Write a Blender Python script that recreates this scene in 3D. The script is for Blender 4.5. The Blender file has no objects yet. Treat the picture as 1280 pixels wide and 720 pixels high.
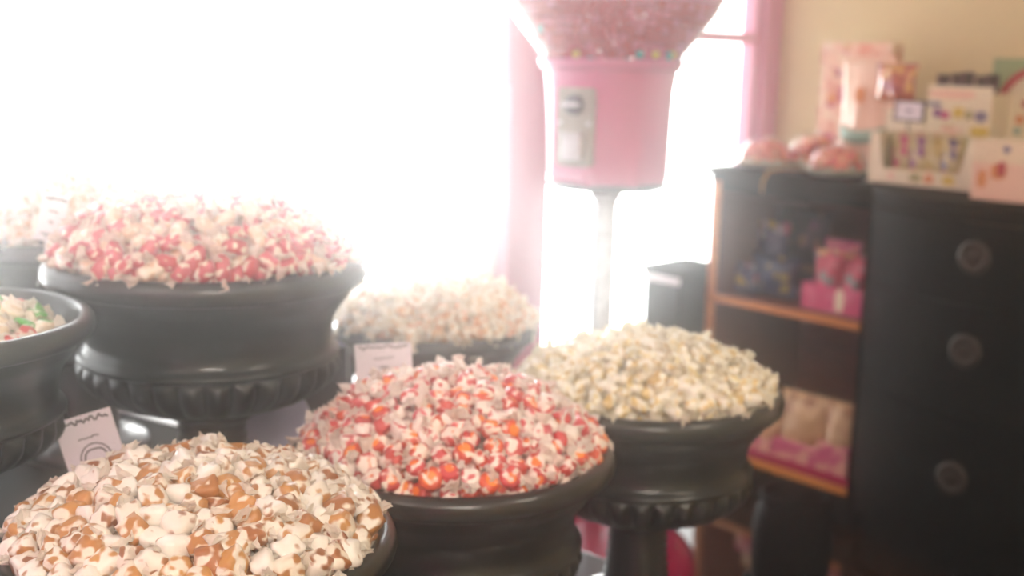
import bpy, bmesh, math, random
from mathutils import Vector, Matrix, Euler
from mathutils import noise as mnoise
PI = math.pi
sc = bpy.context.scene
C = sc.collection
RES = 1.0

# ------------------------------------------------------------------ camera
EYE = Vector((0, 0, 1.5)); FPX = 1500.0
PITCH = math.radians(10.8); ROLL = 0.025
cam = bpy.data.cameras.new('camera'); camo = bpy.data.objects.new('camera', cam); C.objects.link(camo)
camo.location = EYE
CR = (Matrix.Rotation(PI/2 - PITCH, 4, 'X') @ Matrix.Rotation(ROLL, 4, 'Z'))
camo.rotation_euler = CR.to_euler()
cam.sensor_width = 36; cam.lens = FPX/1280*36
cam.dof.use_dof = True; cam.dof.focus_distance = 1.17; cam.dof.aperture_fstop = 3.4
sc.camera = camo
CR3 = CR.to_3x3()
def ray(px, py): return CR3 @ Vector(((px-640)/FPX, -(py-360)/FPX, -1))
def at(px, py, Y):
    d = ray(px, py); return EYE + d*(Y/d.y)
def onz(px, py, z):
    d = ray(px, py); return EYE + d*((z-EYE.z)/d.z)

# room frame: corner of the shop, x along the tan wall towards the viewer, -y along the window wall
CORNER = Vector((1.02, 4.77, 0)); RZ = math.radians(-47.84)
RM = Matrix.Translation(CORNER) @ Matrix.Rotation(RZ, 4, 'Z'); RMI = RM.inverted()
def on_y(px, py, y):            # hit of a view ray with a plane parallel to the tan wall, in room coordinates
    o = RMI @ EYE; d = RMI.to_3x3() @ ray(px, py)
    return o + d*((y-o.y)/d.y)

# ------------------------------------------------------------------ materials
def new_mat(name):
    m = bpy.data.materials.new(name); m.use_nodes = True
    nt = m.node_tree; nt.nodes.clear()
    return m, nt, nt.nodes, nt.links
def S(h):
    h = h.lstrip('#'); c = [int(h[i:i+2], 16)/255 for i in (0, 2, 4)]
    return tuple((x/12.92 if x <= .04045 else ((x+.055)/1.055)**2.4) for x in c) + (1,)
def mat(name, col, rough=.5, metal=0, var=.12, scale=20, bump=0, coat=0, spec=.5, bscale=None):
    m, nt, N, L = new_mat(name)
    out = N.new('ShaderNodeOutputMaterial'); b = N.new('ShaderNodeBsdfPrincipled'); L.new(b.outputs[0], out.inputs[0])
    tc = N.new('ShaderNodeTexCoord'); nz = N.new('ShaderNodeTexNoise'); nz.inputs['Scale'].default_value = scale; nz.inputs['Detail'].default_value = 4
    L.new(tc.outputs['Object'], nz.inputs['Vector'])
    mx = N.new('ShaderNodeMix'); mx.data_type = 'RGBA'
    c = S(col) if isinstance(col, str) else col
    mx.inputs[6].default_value = tuple(x*(1-var) for x in c[:3]) + (1,)
    mx.inputs[7].default_value = tuple(min(1, x*(1+var)) for x in c[:3]) + (1,)
    L.new(nz.outputs[0], mx.inputs[0]); L.new(mx.outputs[2], b.inputs['Base Color'])
    b.inputs['Roughness'].default_value = rough; b.inputs['Metallic'].default_value = metal
    b.inputs['Coat Weight'].default_value = coat; b.inputs['Coat Roughness'].default_value = .08
    b.inputs['Specular IOR Level'].default_value = spec
    if bump:
        n2 = N.new('ShaderNodeTexNoise'); n2.inputs['Scale'].default_value = bscale or scale*3; L.new(tc.outputs['Object'], n2.inputs['Vector'])
        bp = N.new('ShaderNodeBump'); bp.inputs['Strength'].default_value = bump; bp.inputs['Distance'].default_value = .002
        L.new(n2.outputs[0], bp.inputs['Height']); L.new(bp.outputs[0], b.inputs['Normal'])
    return m
def blotch(name, cols, scale=30, rough=.35, coat=.3):
    """printed packaging: soft patches of several inks"""
    m, nt, N, L = new_mat(name)
    out = N.new('ShaderNodeOutputMaterial'); b = N.new('ShaderNodeBsdfPrincipled'); L.new(b.outputs[0], out.inputs[0])
    tc = N.new('ShaderNodeTexCoord'); v = N.new('ShaderNodeTexVoronoi'); v.inputs['Scale'].default_value = scale
    L.new(tc.outputs['Object'], v.inputs['Vector'])
    sp = N.new('ShaderNodeSeparateColor'); L.new(v.outputs['Color'], sp.inputs[0])
    r = N.new('ShaderNodeValToRGB'); r.color_ramp.interpolation = 'CONSTANT'
    e = r.color_ramp.elements
    while len(e) < len(cols): e.new(1)
    for i, (p, c) in enumerate(cols): e[i].position = p; e[i].color = S(c)
    L.new(sp.outputs[0], r.inputs[0]); L.new(r.outputs[0], b.inputs['Base Color'])
    b.inputs['Roughness'].default_value = rough; b.inputs['Coat Weight'].default_value = coat
    return m
def wood(name, c1, c2, rough=.4, scale=6, coat=.2, stretch=(1, 12, 12)):
    m, nt, N, L = new_mat(name)
    out = N.new('ShaderNodeOutputMaterial'); b = N.new('ShaderNodeBsdfPrincipled'); L.new(b.outputs[0], out.inputs[0])
    tc = N.new('ShaderNodeTexCoord'); mp = N.new('ShaderNodeMapping'); mp.inputs['Scale'].default_value = stretch
    nz = N.new('ShaderNodeTexNoise'); nz.inputs['Scale'].default_value = scale; nz.inputs['Detail'].default_value = 6
    L.new(tc.outputs['Object'], mp.inputs[0]); L.new(mp.outputs[0], nz.inputs['Vector'])
    r = N.new('ShaderNodeValToRGB'); r.color_ramp.elements[0].position = .35; r.color_ramp.elements[1].position = .65
    r.color_ramp.elements[0].color = S(c1); r.color_ramp.elements[1].color = S(c2)
    L.new(nz.outputs[0], r.inputs[0]); L.new(r.outputs[0], b.inputs['Base Color'])
    b.inputs['Roughness'].default_value = rough; b.inputs['Coat Weight'].default_value = coat
    return m
def glass(name, tint=(1, 1, 1, 1), gl=.06):
    m, nt, N, L = new_mat(name)
    out = N.new('ShaderNodeOutputMaterial'); t = N.new('ShaderNodeBsdfTransparent'); g = N.new('ShaderNodeBsdfGlossy')
    t.inputs[0].default_value = tint; g.inputs['Roughness'].default_value = .04
    lw = N.new('ShaderNodeLayerWeight'); lw.inputs[0].default_value = .5      # Schlick, the same from both sides of the sheet
    pw = N.new('ShaderNodeMath'); pw.operation = 'POWER'; pw.inputs[1].default_value = 5; L.new(lw.outputs['Facing'], pw.inputs[0])
    f = N.new('ShaderNodeMath'); f.operation = 'MULTIPLY_ADD'; f.inputs[1].default_value = .9; f.inputs[2].default_value = .04; L.new(pw.outputs[0], f.inputs[0])
    mx = N.new('ShaderNodeMixShader'); L.new(f.outputs[0], mx.inputs[0]); L.new(t.outputs[0], mx.inputs[1]); L.new(g.outputs[0], mx.inputs[2])
    L.new(mx.outputs[0], out.inputs[0])
    return m
def candy_mat(name, body, paper, cover=.5, centre=None, rc=.0058, body2=None, scale=95):
    """twist-wrapped sweet: waxed paper lies over part of the coloured body; 'lc' holds each sweet's own coordinates"""
    m, nt, N, L = new_mat(name)
    out = N.new('ShaderNodeOutputMaterial'); b = N.new('ShaderNodeBsdfPrincipled'); L.new(b.outputs[0], out.inputs[0])
    at_ = N.new('ShaderNodeAttribute'); at_.attribute_name = 'lc'
    ar = N.new('ShaderNodeAttribute'); ar.attribute_name = 'rnd'
    oi = N.new('ShaderNodeObjectInfo')
    ad = N.new('ShaderNodeMath'); ad.operation = 'ADD'; L.new(ar.outputs['Fac'], ad.inputs[0]); L.new(oi.outputs['Random'], ad.inputs[1])
    fr = N.new('ShaderNodeMath'); fr.operation = 'FRACT'; L.new(ad.outputs[0], fr.inputs[0])
    nz = N.new('ShaderNodeTexNoise'); nz.noise_dimensions = '4D'; nz.inputs['Scale'].default_value = scale; nz.inputs['Detail'].default_value = .5
    w = N.new('ShaderNodeMath'); w.operation = 'MULTIPLY'; w.inputs[1].default_value = 37.0; L.new(fr.outputs[0], w.inputs[0])
    L.new(at_.outputs['Vector'], nz.inputs['Vector']); L.new(w.outputs[0], nz.inputs['W'])
    th = N.new('ShaderNodeMapRange'); th.inputs[1].default_value = 1-cover-.05+.0; th.inputs[2].default_value = 1-cover+.05
    # the cover differs from sweet to sweet
    sh = N.new('ShaderNodeMath'); sh.operation = 'MULTIPLY_ADD'; sh.inputs[1].default_value = .14; sh.inputs[2].default_value = -.07
    L.new(fr.outputs[0], sh.inputs[0])
    a2 = N.new('ShaderNodeMath'); a2.operation = 'ADD'; L.new(nz.outputs[0], a2.inputs[0]); L.new(sh.outputs[0], a2.inputs[1])
    L.new(a2.outputs[0], th.inputs[0])
    def mixc(f, c1, c2):
        mx = N.new('ShaderNodeMix'); mx.data_type = 'RGBA'
        if hasattr(f, 'is_linked') or True: L.new(f, mx.inputs[0])
        for i, c in ((6, c1), (7, c2)):
            if isinstance(c, tuple): mx.inputs[i].default_value = c
            else: L.new(c, mx.inputs[i])
        return mx.outputs[2]
    r2 = N.new('ShaderNodeMath'); r2.operation = 'MULTIPLY'; r2.inputs[1].default_value = 7.31; L.new(fr.outputs[0], r2.inputs[0])
    r3 = N.new('ShaderNodeMath'); r3.operation = 'FRACT'; L.new(r2.outputs[0], r3.inputs[0])
    col = mixc(r3.outputs[0], S(body), S(body2 or body))
    if centre:
        sx = N.new('ShaderNodeSeparateXYZ'); L.new(at_.outputs['Vector'], sx.inputs[0])
        cx = N.new('ShaderNodeCombineXYZ'); L.new(sx.outputs[0], cx.inputs[0]); L.new(sx.outputs[1], cx.inputs[1])
        ln = N.new('ShaderNodeVectorMath'); ln.operation = 'LENGTH'; L.new(cx.outputs[0], ln.inputs[0])
        lt = N.new('ShaderNodeMath'); lt.operation = 'LESS_THAN'; lt.inputs[1].default_value = rc; L.new(ln.outputs['Value'], lt.inputs[0])
        col = mixc(lt.outputs[0], col, S(centre))
    col = mixc(th.outputs[0], col, S(paper))
    L.new(col, b.inputs['Base Color'])
    b.inputs['Roughness'].default_value = .38; b.inputs['Coat Weight'].default_value = .35
    b.inputs['Subsurface Weight'].default_value = 0
    return m
def paper_mat(name, c1, c2, trans=.35, alpha=1):
    m, nt, N, L = new_mat(name)
    out = N.new('ShaderNodeOutputMaterial'); d = N.new('ShaderNodeBsdfPrincipled'); t = N.new('ShaderNodeBsdfTranslucent')
    oi = N.new('ShaderNodeObjectInfo'); mc = N.new('ShaderNodeMix'); mc.data_type = 'RGBA'
    mc.inputs[6].default_value = S(c1); mc.inputs[7].default_value = S(c2); L.new(oi.outputs['Random'], mc.inputs[0])
    L.new(mc.outputs[2], d.inputs['Base Color']); L.new(mc.outputs[2], t.inputs[0]); d.inputs['Roughness'].default_value = .45
    mx = N.new('ShaderNodeMixShader'); mx.inputs[0].default_value = trans
    L.new(d.outputs[0], mx.inputs[1]); L.new(t.outputs[0], mx.inputs[2]); L.new(mx.outputs[0], out.inputs[0])
    return m

M = {}
M['urn'] = mat('black_urn', '#121614', rough=.3, var=.25, scale=9, bump=.06, coat=.25)
M['satin_black'] = mat('satin_black', '#0b0b0c', rough=.75, spec=.06, scale=5)
M['table'] = mat('black_gloss', '#0b0c0e', rough=.22, coat=.7, scale=5)
M['pink_wall'] = mat('pink_paint', '#d98aa8', rough=.6, scale=3, var=.05)
M['pink_trim'] = mat('pink_trim', '#e39bb6', rough=.45, scale=3, var=.05)
M['tan_wall'] = mat('tan_paint', '#decfa2', rough=.75, scale=2, var=.05, bump=.05)
M['ceiling'] = mat('ceiling_white', '#e6ddd0', rough=.9, scale=2)
M['mullion'] = mat('pale_grey_aluminium', '#8d8e90', rough=.4, metal=.3, scale=3)
M['white_frame'] = mat('white_window_frame', '#e8e6e4', rough=.5, var=.03)
M['glass'] = glass('window_glass')
M['globe_glass'] = glass('globe_glass', (.97, .97, .97, 1))
M['clear_plastic'] = glass('clear_plastic', (.98, .98, .98, 1))
M['chrome'] = mat('brushed_chrome', '#dcdde0', rough=.38, metal=.35, scale=30, var=.3, bump=.3)
M['machine_pink'] = mat('machine_pink', '#d76f9c', rough=.3, coat=.5, scale=3, var=.05)
M['magenta'] = mat('magenta_enamel', '#b0124f', rough=.22, coat=.6, scale=3, var=.05)
M['plate'] = mat('coin_plate_metal', '#aaa99c', rough=.5, metal=.15, scale=40)
M['dark_metal'] = mat('dark_metal', '#4a4c50', rough=.35, metal=.8, scale=40)
M['cabinet'] = mat('black_painted_wood', '#070605', rough=.7, coat=0, var=.3, scale=4, spec=.04)
M['cabinet_in'] = wood('brown_cabinet_lining', '#5f2c20', '#7a3c28', rough=.6, coat=0)
M['orange_wood'] = wood('orange_wood_edge', '#bf7430', '#dd9242')
M['brass'] = mat('old_brass', '#352a20', rough=.5, metal=.4, scale=80, bump=.4)
M['exterior'] = mat('pale_concrete', '#d9d8d4', rough=.9, scale=1)
M['card'] = mat('card_white', '#e9e4ec', rough=.7, var=.03)
M['card_lav'] = mat('card_lavender', '#b9bad6', rough=.7, var=.03)
M['ink'] = mat('grey_ink', '#4b4a55', rough=.7, var=.1)
M['white_plastic'] = mat('white_plastic', '#e8e8e8', rough=.35, var=.03)
M['lamp'] = mat('lamp_white', '#eeeeee', rough=.5)

# floor: dark glossy boards
def floor_mat():
    m, nt, N, L = new_mat('dark_glossy_boards')
    out = N.new('ShaderNodeOutputMaterial'); b = N.new('ShaderNodeBsdfPrincipled'); L.new(b.outputs[0], out.inputs[0])
    tc = N.new('ShaderNodeTexCoord'); br = N.new('ShaderNodeTexBrick'); mp = N.new('ShaderNodeMapping')
    mp.inputs['Rotation'].default_value = (0, 0, RZ)
    L.new(tc.outputs['Object'], mp.inputs[0]); L.new(mp.outputs[0], br.inputs['Vector'])
    br.inputs['Scale'].default_value = 1; br.inputs['Brick Width'].default_value = 1.2; br.inputs['Row Height'].default_value = .12
    br.inputs['Mortar Size'].default_value = .002
    br.inputs['Color1'].default_value = S('#2a1a12'); br.inputs['Color2'].default_value = S('#3a2418'); br.inputs['Mortar'].default_value = S('#0c0806')
    L.new(br.outputs[0], b.inputs['Base Color']); b.inputs['Roughness'].default_value = .10; b.inputs['Coat Weight'].default_value = 1.0; b.inputs['Coat IOR'].default_value = 1.8; b.inputs['Specular IOR Level'].default_value = .9
    b.inputs['Coat Roughness'].default_value = .06
    return m
M['floor'] = floor_mat()

# ------------------------------------------------------------------ object helpers
def props(o, label=None, cat=None, group=None, kind=None):
    if label: o['label'] = label
    if cat: o['category'] = cat
    if group: o['group'] = group
    if kind: o['kind'] = kind
    return o
def link(name, me, m=None, parent=None, smooth=False):
    o = bpy.data.objects.new(name, me); C.objects.link(o)
    if m is not None:
        for x in (m if isinstance(m, (list, tuple)) else [m]): me.materials.append(x)
    if parent is not None: o.parent = parent
    if smooth:
        for p in me.polygons: p.use_smooth = True
    return o
def bm_obj(name, bm, m=None, parent=None, smooth=False, bevel=0, recalc=True):
    if recalc: bmesh.ops.recalc_face_normals(bm, faces=bm.faces)
    me = bpy.data.meshes.new(name); bm.to_mesh(me); bm.free()
    o = link(name, me, m, parent, smooth)
    if bevel:
        md = o.modifiers.new('bevel', 'BEVEL'); md.width = bevel; md.segments = 3; md.limit_method = 'ANGLE'
    return o
def empty(name, loc, rz=0, label=None, cat=None, group=None):
    o = bpy.data.objects.new(name, None); C.objects.link(o); o.location = loc; o.rotation_euler = (0, 0, rz); o.empty_display_size = .05
    return props(o, label, cat, group)
def add_box(bm, x0, x1, y0, y1, z0, z1, mtx=None, mi=0):
    vs = [bm.verts.new((x, y, z)) for x in (x0, x1) for y in (y0, y1) for z in (z0, z1)]
    if mtx is not None:
        for v in vs: v.co = mtx @ v.co
    for f in ((0, 1, 3, 2), (4, 6, 7, 5), (0, 4, 5, 1), (2, 3, 7, 6), (0, 2, 6, 4), (1, 5, 7, 3)):
        fc = bm.faces.new([vs[i] for i in f]); fc.material_index = mi
def add_prism(bm, pts, z0, z1, mi=0):
    a = [bm.verts.new((x, y, z0)) for x, y in pts]; b = [bm.verts.new((x, y, z1)) for x, y in pts]
    n = len(pts)
    bm.faces.new(a[::-1]).material_index = mi; bm.faces.new(b).material_index = mi
    for i in range(n): bm.faces.new((a[i], a[(i+1) % n], b[(i+1) % n], b[i])).material_index = mi
def add_lathe(bm, prof, seg=48, mod=None, mtx=None, cap=False):
    """prof: (r, z) from one end to the other"""
    rings = []
    for r, z in prof:
        if r < 1e-5: rings.append([bm.verts.new((0, 0, z))])
        else:
            ring = []
            for i in range(seg):
                t = 2*PI*i/seg; rr = r*(mod(t, z) if mod else 1)
                ring.append(bm.verts.new((rr*math.cos(t), rr*math.sin(t), z)))
            rings.append(ring)
    for a, b in zip(rings, rings[1:]):
        if len(a) == 1 and len(b) == 1: continue
        for i in range(seg):
            j = (i+1) % seg
            if len(a) == 1: bm.faces.new((a[0], b[j], b[i]))
            elif len(b) == 1: bm.faces.new((a[i], a[j], b[0]))
            else: bm.faces.new((a[i], a[j], b[j], b[i]))
    if cap:
        for r_ in (rings[0], rings[-1]):
            if len(r_) > 1: bm.faces.new(r_)
    if mtx is not None:
        for ring in rings:
            for v in ring: v.co = mtx @ v.co
def lathe(name, prof, m, parent=None, seg=48, mod=None, loc=None, cap=False, mtx=None):
    bm = bmesh.new(); add_lathe(bm, prof, seg, mod, mtx, cap)
    o = bm_obj(name, bm, m, parent, smooth=True)
    if loc: o.location = loc
    return o
def box(name, x0, x1, y0, y1, z0, z1, m, parent=None, bevel=.002, mtx=None):
    bm = bmesh.new(); add_box(bm, x0, x1, y0, y1, z0, z1, mtx)
    return bm_obj(name, bm, m, parent, bevel=bevel)
def rbox(name, x0, x1, y0, y1, z0, z1, m, kind='structure', bevel=.003):     # box in room coordinates, top-level structure
    o = box(name, x0, x1, y0, y1, z0, z1, m, bevel=bevel); o.matrix_world = RM
    if kind: o['kind'] = kind
    return o
def smooth_profile(pts, n=5):
    out = []
    P = [pts[0]] + list(pts) + [pts[-1]]
    for i in range(1, len(P)-2):
        p0, p1, p2, p3 = P[i-1], P[i], P[i+1], P[i+2]
        for k in range(n):
            t = k/n
            out.append(tuple(.5*((2*p1[j]) + (-p0[j]+p2[j])*t + (2*p0[j]-5*p1[j]+4*p2[j]-p3[j])*t*t + (-p0[j]+3*p1[j]-3*p2[j]+p3[j])*t**3) for j in (0, 1)))
    out.append(tuple(pts[-1]))
    return [(max(0, a), b) for a, b in out]
def tube(bm, pts, r, seg=8):
    pts = [Vector(p) for p in pts]; rings = []
    for i, p in enumerate(pts):
        d = (pts[min(i+1, len(pts)-1)] - pts[max(i-1, 0)]).normalized()
        u = d.orthogonal().normalized() if i == 0 else (u - d*u.dot(d)).normalized()
        v = d.cross(u)
        rings.append([bm.verts.new(p + (u*math.cos(2*PI*k/seg) + v*math.sin(2*PI*k/seg))*r) for k in range(seg)])
    for a, b in zip(rings, rings[1:]):
        for k in range(seg): bm.faces.new((a[k], a[(k+1) % seg], b[(k+1) % seg], b[k]))
    bm.faces.new(rings[0][::-1]); bm.faces.new(rings[-1])

# ------------------------------------------------------------------ the room
XR, YR, HC = 6.5, -7.0, 2.9
f = rbox('floor', -.15, XR, YR, .15, -.1, 0, M['floor'])
f = rbox('ceiling', -.15, XR, YR, .15, HC, HC+.1, M['ceiling'])
rbox('wall_right', -.0, XR, 0, .12, 0, HC, M['tan_wall'])
rbox('wall_back', XR, XR+.1, YR, .12, 0, HC, M['tan_wall'])
rbox('wall_left', -.12, XR, YR-.1, YR, 0, HC, M['pink_wall'])
rbox('wall_front_head', -.12, 0, YR, .12, 2.55, HC, M['pink_wall'])
rbox('wall_front_base', -.12, 0, -1.42, .12, 0, .05, M['pink_wall'])
rbox('wall_front_knee', -.12, .03, YR, -1.455, 0, .78, M['cabinet'])
rbox('wall_front_corner', -.12, 0, -.09, .12, .05, 2.55, M['pink_wall'])
# pink pier between the windows
pier = bmesh.new()
add_box(pier, -.12, .02, -1.42, -1.245, .05, 2.55)
add_box(pier, .0, .045, -1.455, -1.235, 1.42, 2.55)
add_box(pier, .0, .05, -1.45, -1.23, .0, .30)
o = bm_obj('wall_front_pier', pier, M['pink_wall'], bevel=.004); o.matrix_world = RM; o['kind'] = 'structure'
rbox('trim_1', -.10, .06, YR, -1.455, .7805, .80, M['cabinet'])
rbox('trim_2', -.10, .03, -1.23, -.09, .04, .07, M['pink_trim'])
rbox('baseboard_right', 0, XR, -.015, 0, 0, .12, M['cabinet'])
def window(n, y0, y1, bars_v, bar_m, transom=None, zb=.07):
    e = empty('window_%d' % n, (0, 0, 0)); e.matrix_world = RM; e['kind'] = 'structure'
    bm = bmesh.new(); t = .03
    add_box(bm, -.08, -.03, y0, y0+t, zb, 2.55); add_box(bm, -.08, -.03, y1-t, y1, zb, 2.55)
    add_box(bm, -.08, -.03, y0, y1, zb, zb+t); add_box(bm, -.08, -.03, y0, y1, 2.55-t, 2.55)
    bm_obj('window_frame', bm, bar_m, e, bevel=.003)
    for yc, w in bars_v:
        box('mullion', -.085, -.02, yc-w/2, yc+w/2, zb, 2.55, M['mullion'], e)
    if transom: box('transom', -.08, -.02, y0, y1, transom-.019, transom+.019, bar_m, e)
    box('pane', -.058, -.052, y0+.01, y1-.01, zb+.01, 2.54, M['glass'], e, bevel=0)
window(1, -1.23, -.09, [], M['pink_trim'], 1.60)
window(2, -4.3, -1.42, [(-2.775, .030), (-2.245, .050)], M['white_frame'], zb=.80)
window(3, -7.0, -4.3, [(-5.6, .04)], M['mullion'], zb=.80)

# outside: the strip of pavement along the shop front; the street beyond is pure glare
rbox('pavement', -1.4, -.12, -8, 1.5, -.15, -.02, M['exterior'])

# ------------------------------------------------------------------ light
w = bpy.data.worlds.new('world'); sc.world = w; w.use_nodes = True
wn, wl = w.node_tree.nodes, w.node_tree.links
bg = wn['Background']; bg.inputs[0].default_value = (.985, 1, .985, 1)
# low sun behind thin cloud straight ahead of the shop front: sky and street brightest around it
tcw = wn.new('ShaderNodeTexCoord'); dt = wn.new('ShaderNodeVectorMath'); dt.operation = 'DOT_PRODUCT'
dt.inputs[1].default_value = Vector((-.34, 1, -.12)).normalized()
wl.new(tcw.outputs['Generated'], dt.inputs[0])
mxw = wn.new('ShaderNodeMath'); mxw.operation = 'MAXIMUM'; mxw.inputs[1].default_value = 0; wl.new(dt.outputs['Value'], mxw.inputs[0])
pww = wn.new('ShaderNodeMath'); pww.operation = 'POWER'; pww.inputs[1].default_value = 18; wl.new(mxw.outputs[0], pww.inputs[0])
stw = wn.new('ShaderNodeMath'); stw.operation = 'MULTIPLY_ADD'; stw.inputs[1].default_value = 34; stw.inputs[2].default_value = 2.1; wl.new(pww.outputs[0], stw.inputs[0])
wl.new(stw.outputs[0], bg.inputs[1])
def area(x, y, z, size, power, col, rx=0, ry=0):
    l = bpy.data.lights.new('overhead_area_light', 'AREA'); l.size = size; l.energy = power; l.color = col
    o = bpy.data.objects.new('overhead_area_light', l); C.objects.link(o); o.matrix_world = RM @ Matrix.Translation((x, y, z)) @ Matrix.Rotation(ry, 4, 'Y') @ Matrix.Rotation(rx, 4, 'X')
    return o
area(4.2, -4.6, 2.8, 1.0, 98, (1, .89, .76))
area(3.6, -2.3, 2.8, .6, 20, (1, .86, .66))  # unseen lamp, added to brighten the tan wall and boxes
area(2.2, -5.4, 2.8, .8, 22, (1, .89, .76))
sc.view_settings.view_transform = 'Standard'; sc.view_settings.look = 'None'; sc.view_settings.gamma = 1; sc.view_settings.use_curve_mapping = False
sc.view_settings.exposure = .05
sc.cycles.max_bounces = 8; sc.cycles.transparent_max_bounces = 12; sc.cycles.use_denoising = True; sc.cycles.volume_bounces = 3
sc.cycles.sample_clamp_indirect = 10

# added scattering volume, standing in for veiling glare of the lens
m, nt, N, L = new_mat('glare_volume')
out = N.new('ShaderNodeOutputMaterial'); vs = N.new('ShaderNodeVolumeScatter'); vs.inputs['Density'].default_value = .17; vs.inputs['Anisotropy'].default_value = .972
L.new(vs.outputs[0], out.inputs['Volume'])
hz = box('glare_haze', 1.1, XR-.001, YR+.001, -2.78, .001, HC-.001, m, bevel=0); hz.matrix_world = RM
props(hz, 'added pale volume standing in for lens glare from the bright shop windows', 'glare_haze', kind='stuff')

# ------------------------------------------------------------------ urns
OUT = [(.90, -.17), (.875, -.22), (.83, -.28), (.785, -.35), (.765, -.42), (.76, -.49), (.775, -.54), (.80, -.565), (.812, -.585), (.805, -.605), (.775, -.62)]
def make_urn(R, z, px, py, label):
    c = onz(px, py, z)
    e = empty('urn', (c.x, c.y, z - 1.75*R), 0, label, 'urn', 'black planter urns of sweets')
    T = lambda pts: [(r*R, (zz+1.75)*R) for r, zz in pts]
    inner = smooth_profile(T([(0, -.36), (.35, -.345), (.62, -.28), (.80, -.16), (.865, -.07), (.885, -.02)]), 3)
    body = smooth_profile(T([(.93, -.12)] + OUT), 4)
    lip = [((.94+.06*math.cos(a))*R, (-.06+.075*math.sin(a)+1.75)*R) for a in [PI*1.05 - k*PI*1.75/16 for k in range(17)]]
    bm = bmesh.new(); add_lathe(bm, inner + [(.90*R, 1.755*R)], 96); add_lathe(bm, body + [(.3*R, 1.1*R)], 96)
    bm_obj('bowl', bm, M['urn'], e, smooth=True)
    lathe('rim', lip + [lip[0]], M['urn'], e, 96)
    nl = 32
    gp = smooth_profile(T([(.79, -.615), (.815, -.65), (.815, -.70), (.77, -.77), (.66, -.85), (.48, -.92), (.30, -.965), (.22, -.985)]), 4)
    z0, z1 = gp[0][1], gp[-1][1]
    def gm(t, zz):
        k = max(0, min(1, (z0-zz)/(.05*R))) * max(0, min(1, (zz-z1)/(.1*R)))
        return 1 - .075*k*(1-abs(math.sin(nl*t/2))**.7)
    lathe('fluted_base', gp, M['urn'], e, nl*10, gm)
    st = T([(.22, -.98), (.26, -.995), (.27, -1.015), (.235, -1.035)] + [(.205+.016*(k % 2) + .02*(k/10)**2, -1.05-.035*k) for k in range(15)] + [(.27, -1.585), (.35, -1.61), (.44, -1.635), (.47, -1.66), (.475, -1.70), (.475, -1.75), (0, -1.75)])
    lathe('pedestal', st, M['urn'], e, 64)
    return c, R, z, e
U = {}
U['caramel'] = make_urn(.214, .985, 251, 664, 'black urn of caramels, nearest to the viewer at the front corner of the table')
U['red'] = make_urn(.2255, .97, 567, 557, 'black urn of red and orange sweets, in the middle of the front row')
U['yellow'] = make_urn(.231, .97, 806, 480, 'black urn of pale yellow sweets, nearest to the shelved cabinet')
U['pink'] = make_urn(.244, 1.19, 261, 322, 'large tall black urn of pink and cream sweets on the raised tier')
U['green'] = make_urn(.204, 1.17, -100, 398, 'black urn half filled with green, red and white sweets, cut by the frame')
U['cream'] = make_urn(.247, 1.165, 98, 287, 'black urn of cream sweets beside the window, behind the pink sweets')
U['gold'] = make_urn(.202, .985, 545, 402, 'black urn of pale peach sweets, behind the red and orange sweets')

# table and riser under the urns
E_ = Vector((.68, .733, 0)).normalized(); N_ = Vector((-.733, .68, 0)).normalized()
TM = Matrix(((E_.x, N_.x, 0, 0), (E_.y, N_.y, 0, 0), (0, 0, 1, 0), (0, 0, 0, 1)))
def rrect(x0, x1, y0, y1, r, n=8):
    p = []
    for cx, cy, a0 in ((x1-r, y1-r, 0), (x0+r, y1-r, PI/2), (x0+r, y0+r, PI), (x1-r, y0+r, 1.5*PI)):
        for k in range(n+1):
            a = a0 + PI/2*k/n; p.append((cx+r*math.cos(a), cy+r*math.sin(a)))
    return p
zr = {k: U[k][2]-1.75*U[k][1] for k in U}
zt = min(zr.values()) - .002
t = empty('display_table', (0, 0, 0), 0, 'glossy black display table carrying the front row of urns', 'table'); t.matrix_world = TM
bm = bmesh.new(); add_prism(bm, rrect(.42, 1.72, .96, 2.56, .12), zt-.035, zt-.0005); bm_obj('tabletop', bm, M['table'], t, bevel=.006)
bm = bmesh.new(); add_prism(bm, rrect(.50, 1.64, 1.04, 2.48, .08), .12, zt-.035); bm_obj('skirt', bm, M['cabinet'], t)
for x, y in ((.58, 1.12), (1.56, 1.12), (.58, 2.26), (1.56, 2.26)):
    lathe('leg', [(0, 0), (.03, 0), (.036, .03), (.03, .07), (.045, .12), (0, .12)], M['cabinet'], t, 20, loc=(x, y, 0))
zr = {k: U[k][2]-1.75*U[k][1] for k in U}
zrs = min(zr['pink'], zr['green'], zr['cream'])
t = empty('riser', (0, 0, 0), 0, 'black glossy riser standing on the table under the taller urns', 'riser'); t.matrix_world = TM
bm = bmesh.new(); add_prism(bm, rrect(.44, 1.36, 1.375, 2.52, .08), zrs-.02, zrs-.0005); bm_obj('shelf_top', bm, M['satin_black'], t, bevel=.004)
bm = bmesh.new(); add_prism(bm, rrect(.46, 1.34, 1.395, 2.50, .07), zt, zrs-.02); bm_obj('base', bm, M['cabinet'], t)
for k in U:
    c, R, z, e = U[k]
    zb_ = zrs if k in ('pink', 'green', 'cream') else zt
    gap = zr[k]-zb_
    if gap > .006:
        o = lathe('urn_stand', [(0, 0), (.50*R, 0), (.51*R, .3*gap), (.49*R, gap-.0005), (0, gap-.0005)], M['table'], None, 64, loc=(c.x, c.y, zb_))
        props(o, 'low round black block lifting the urn of %s sweets' % {'red': 'red and orange', 'gold': 'peach', 'green': 'green and red'}.get(k, k), 'stand', 'round blocks under the urns')
    else: e.location.z = zb_

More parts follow.
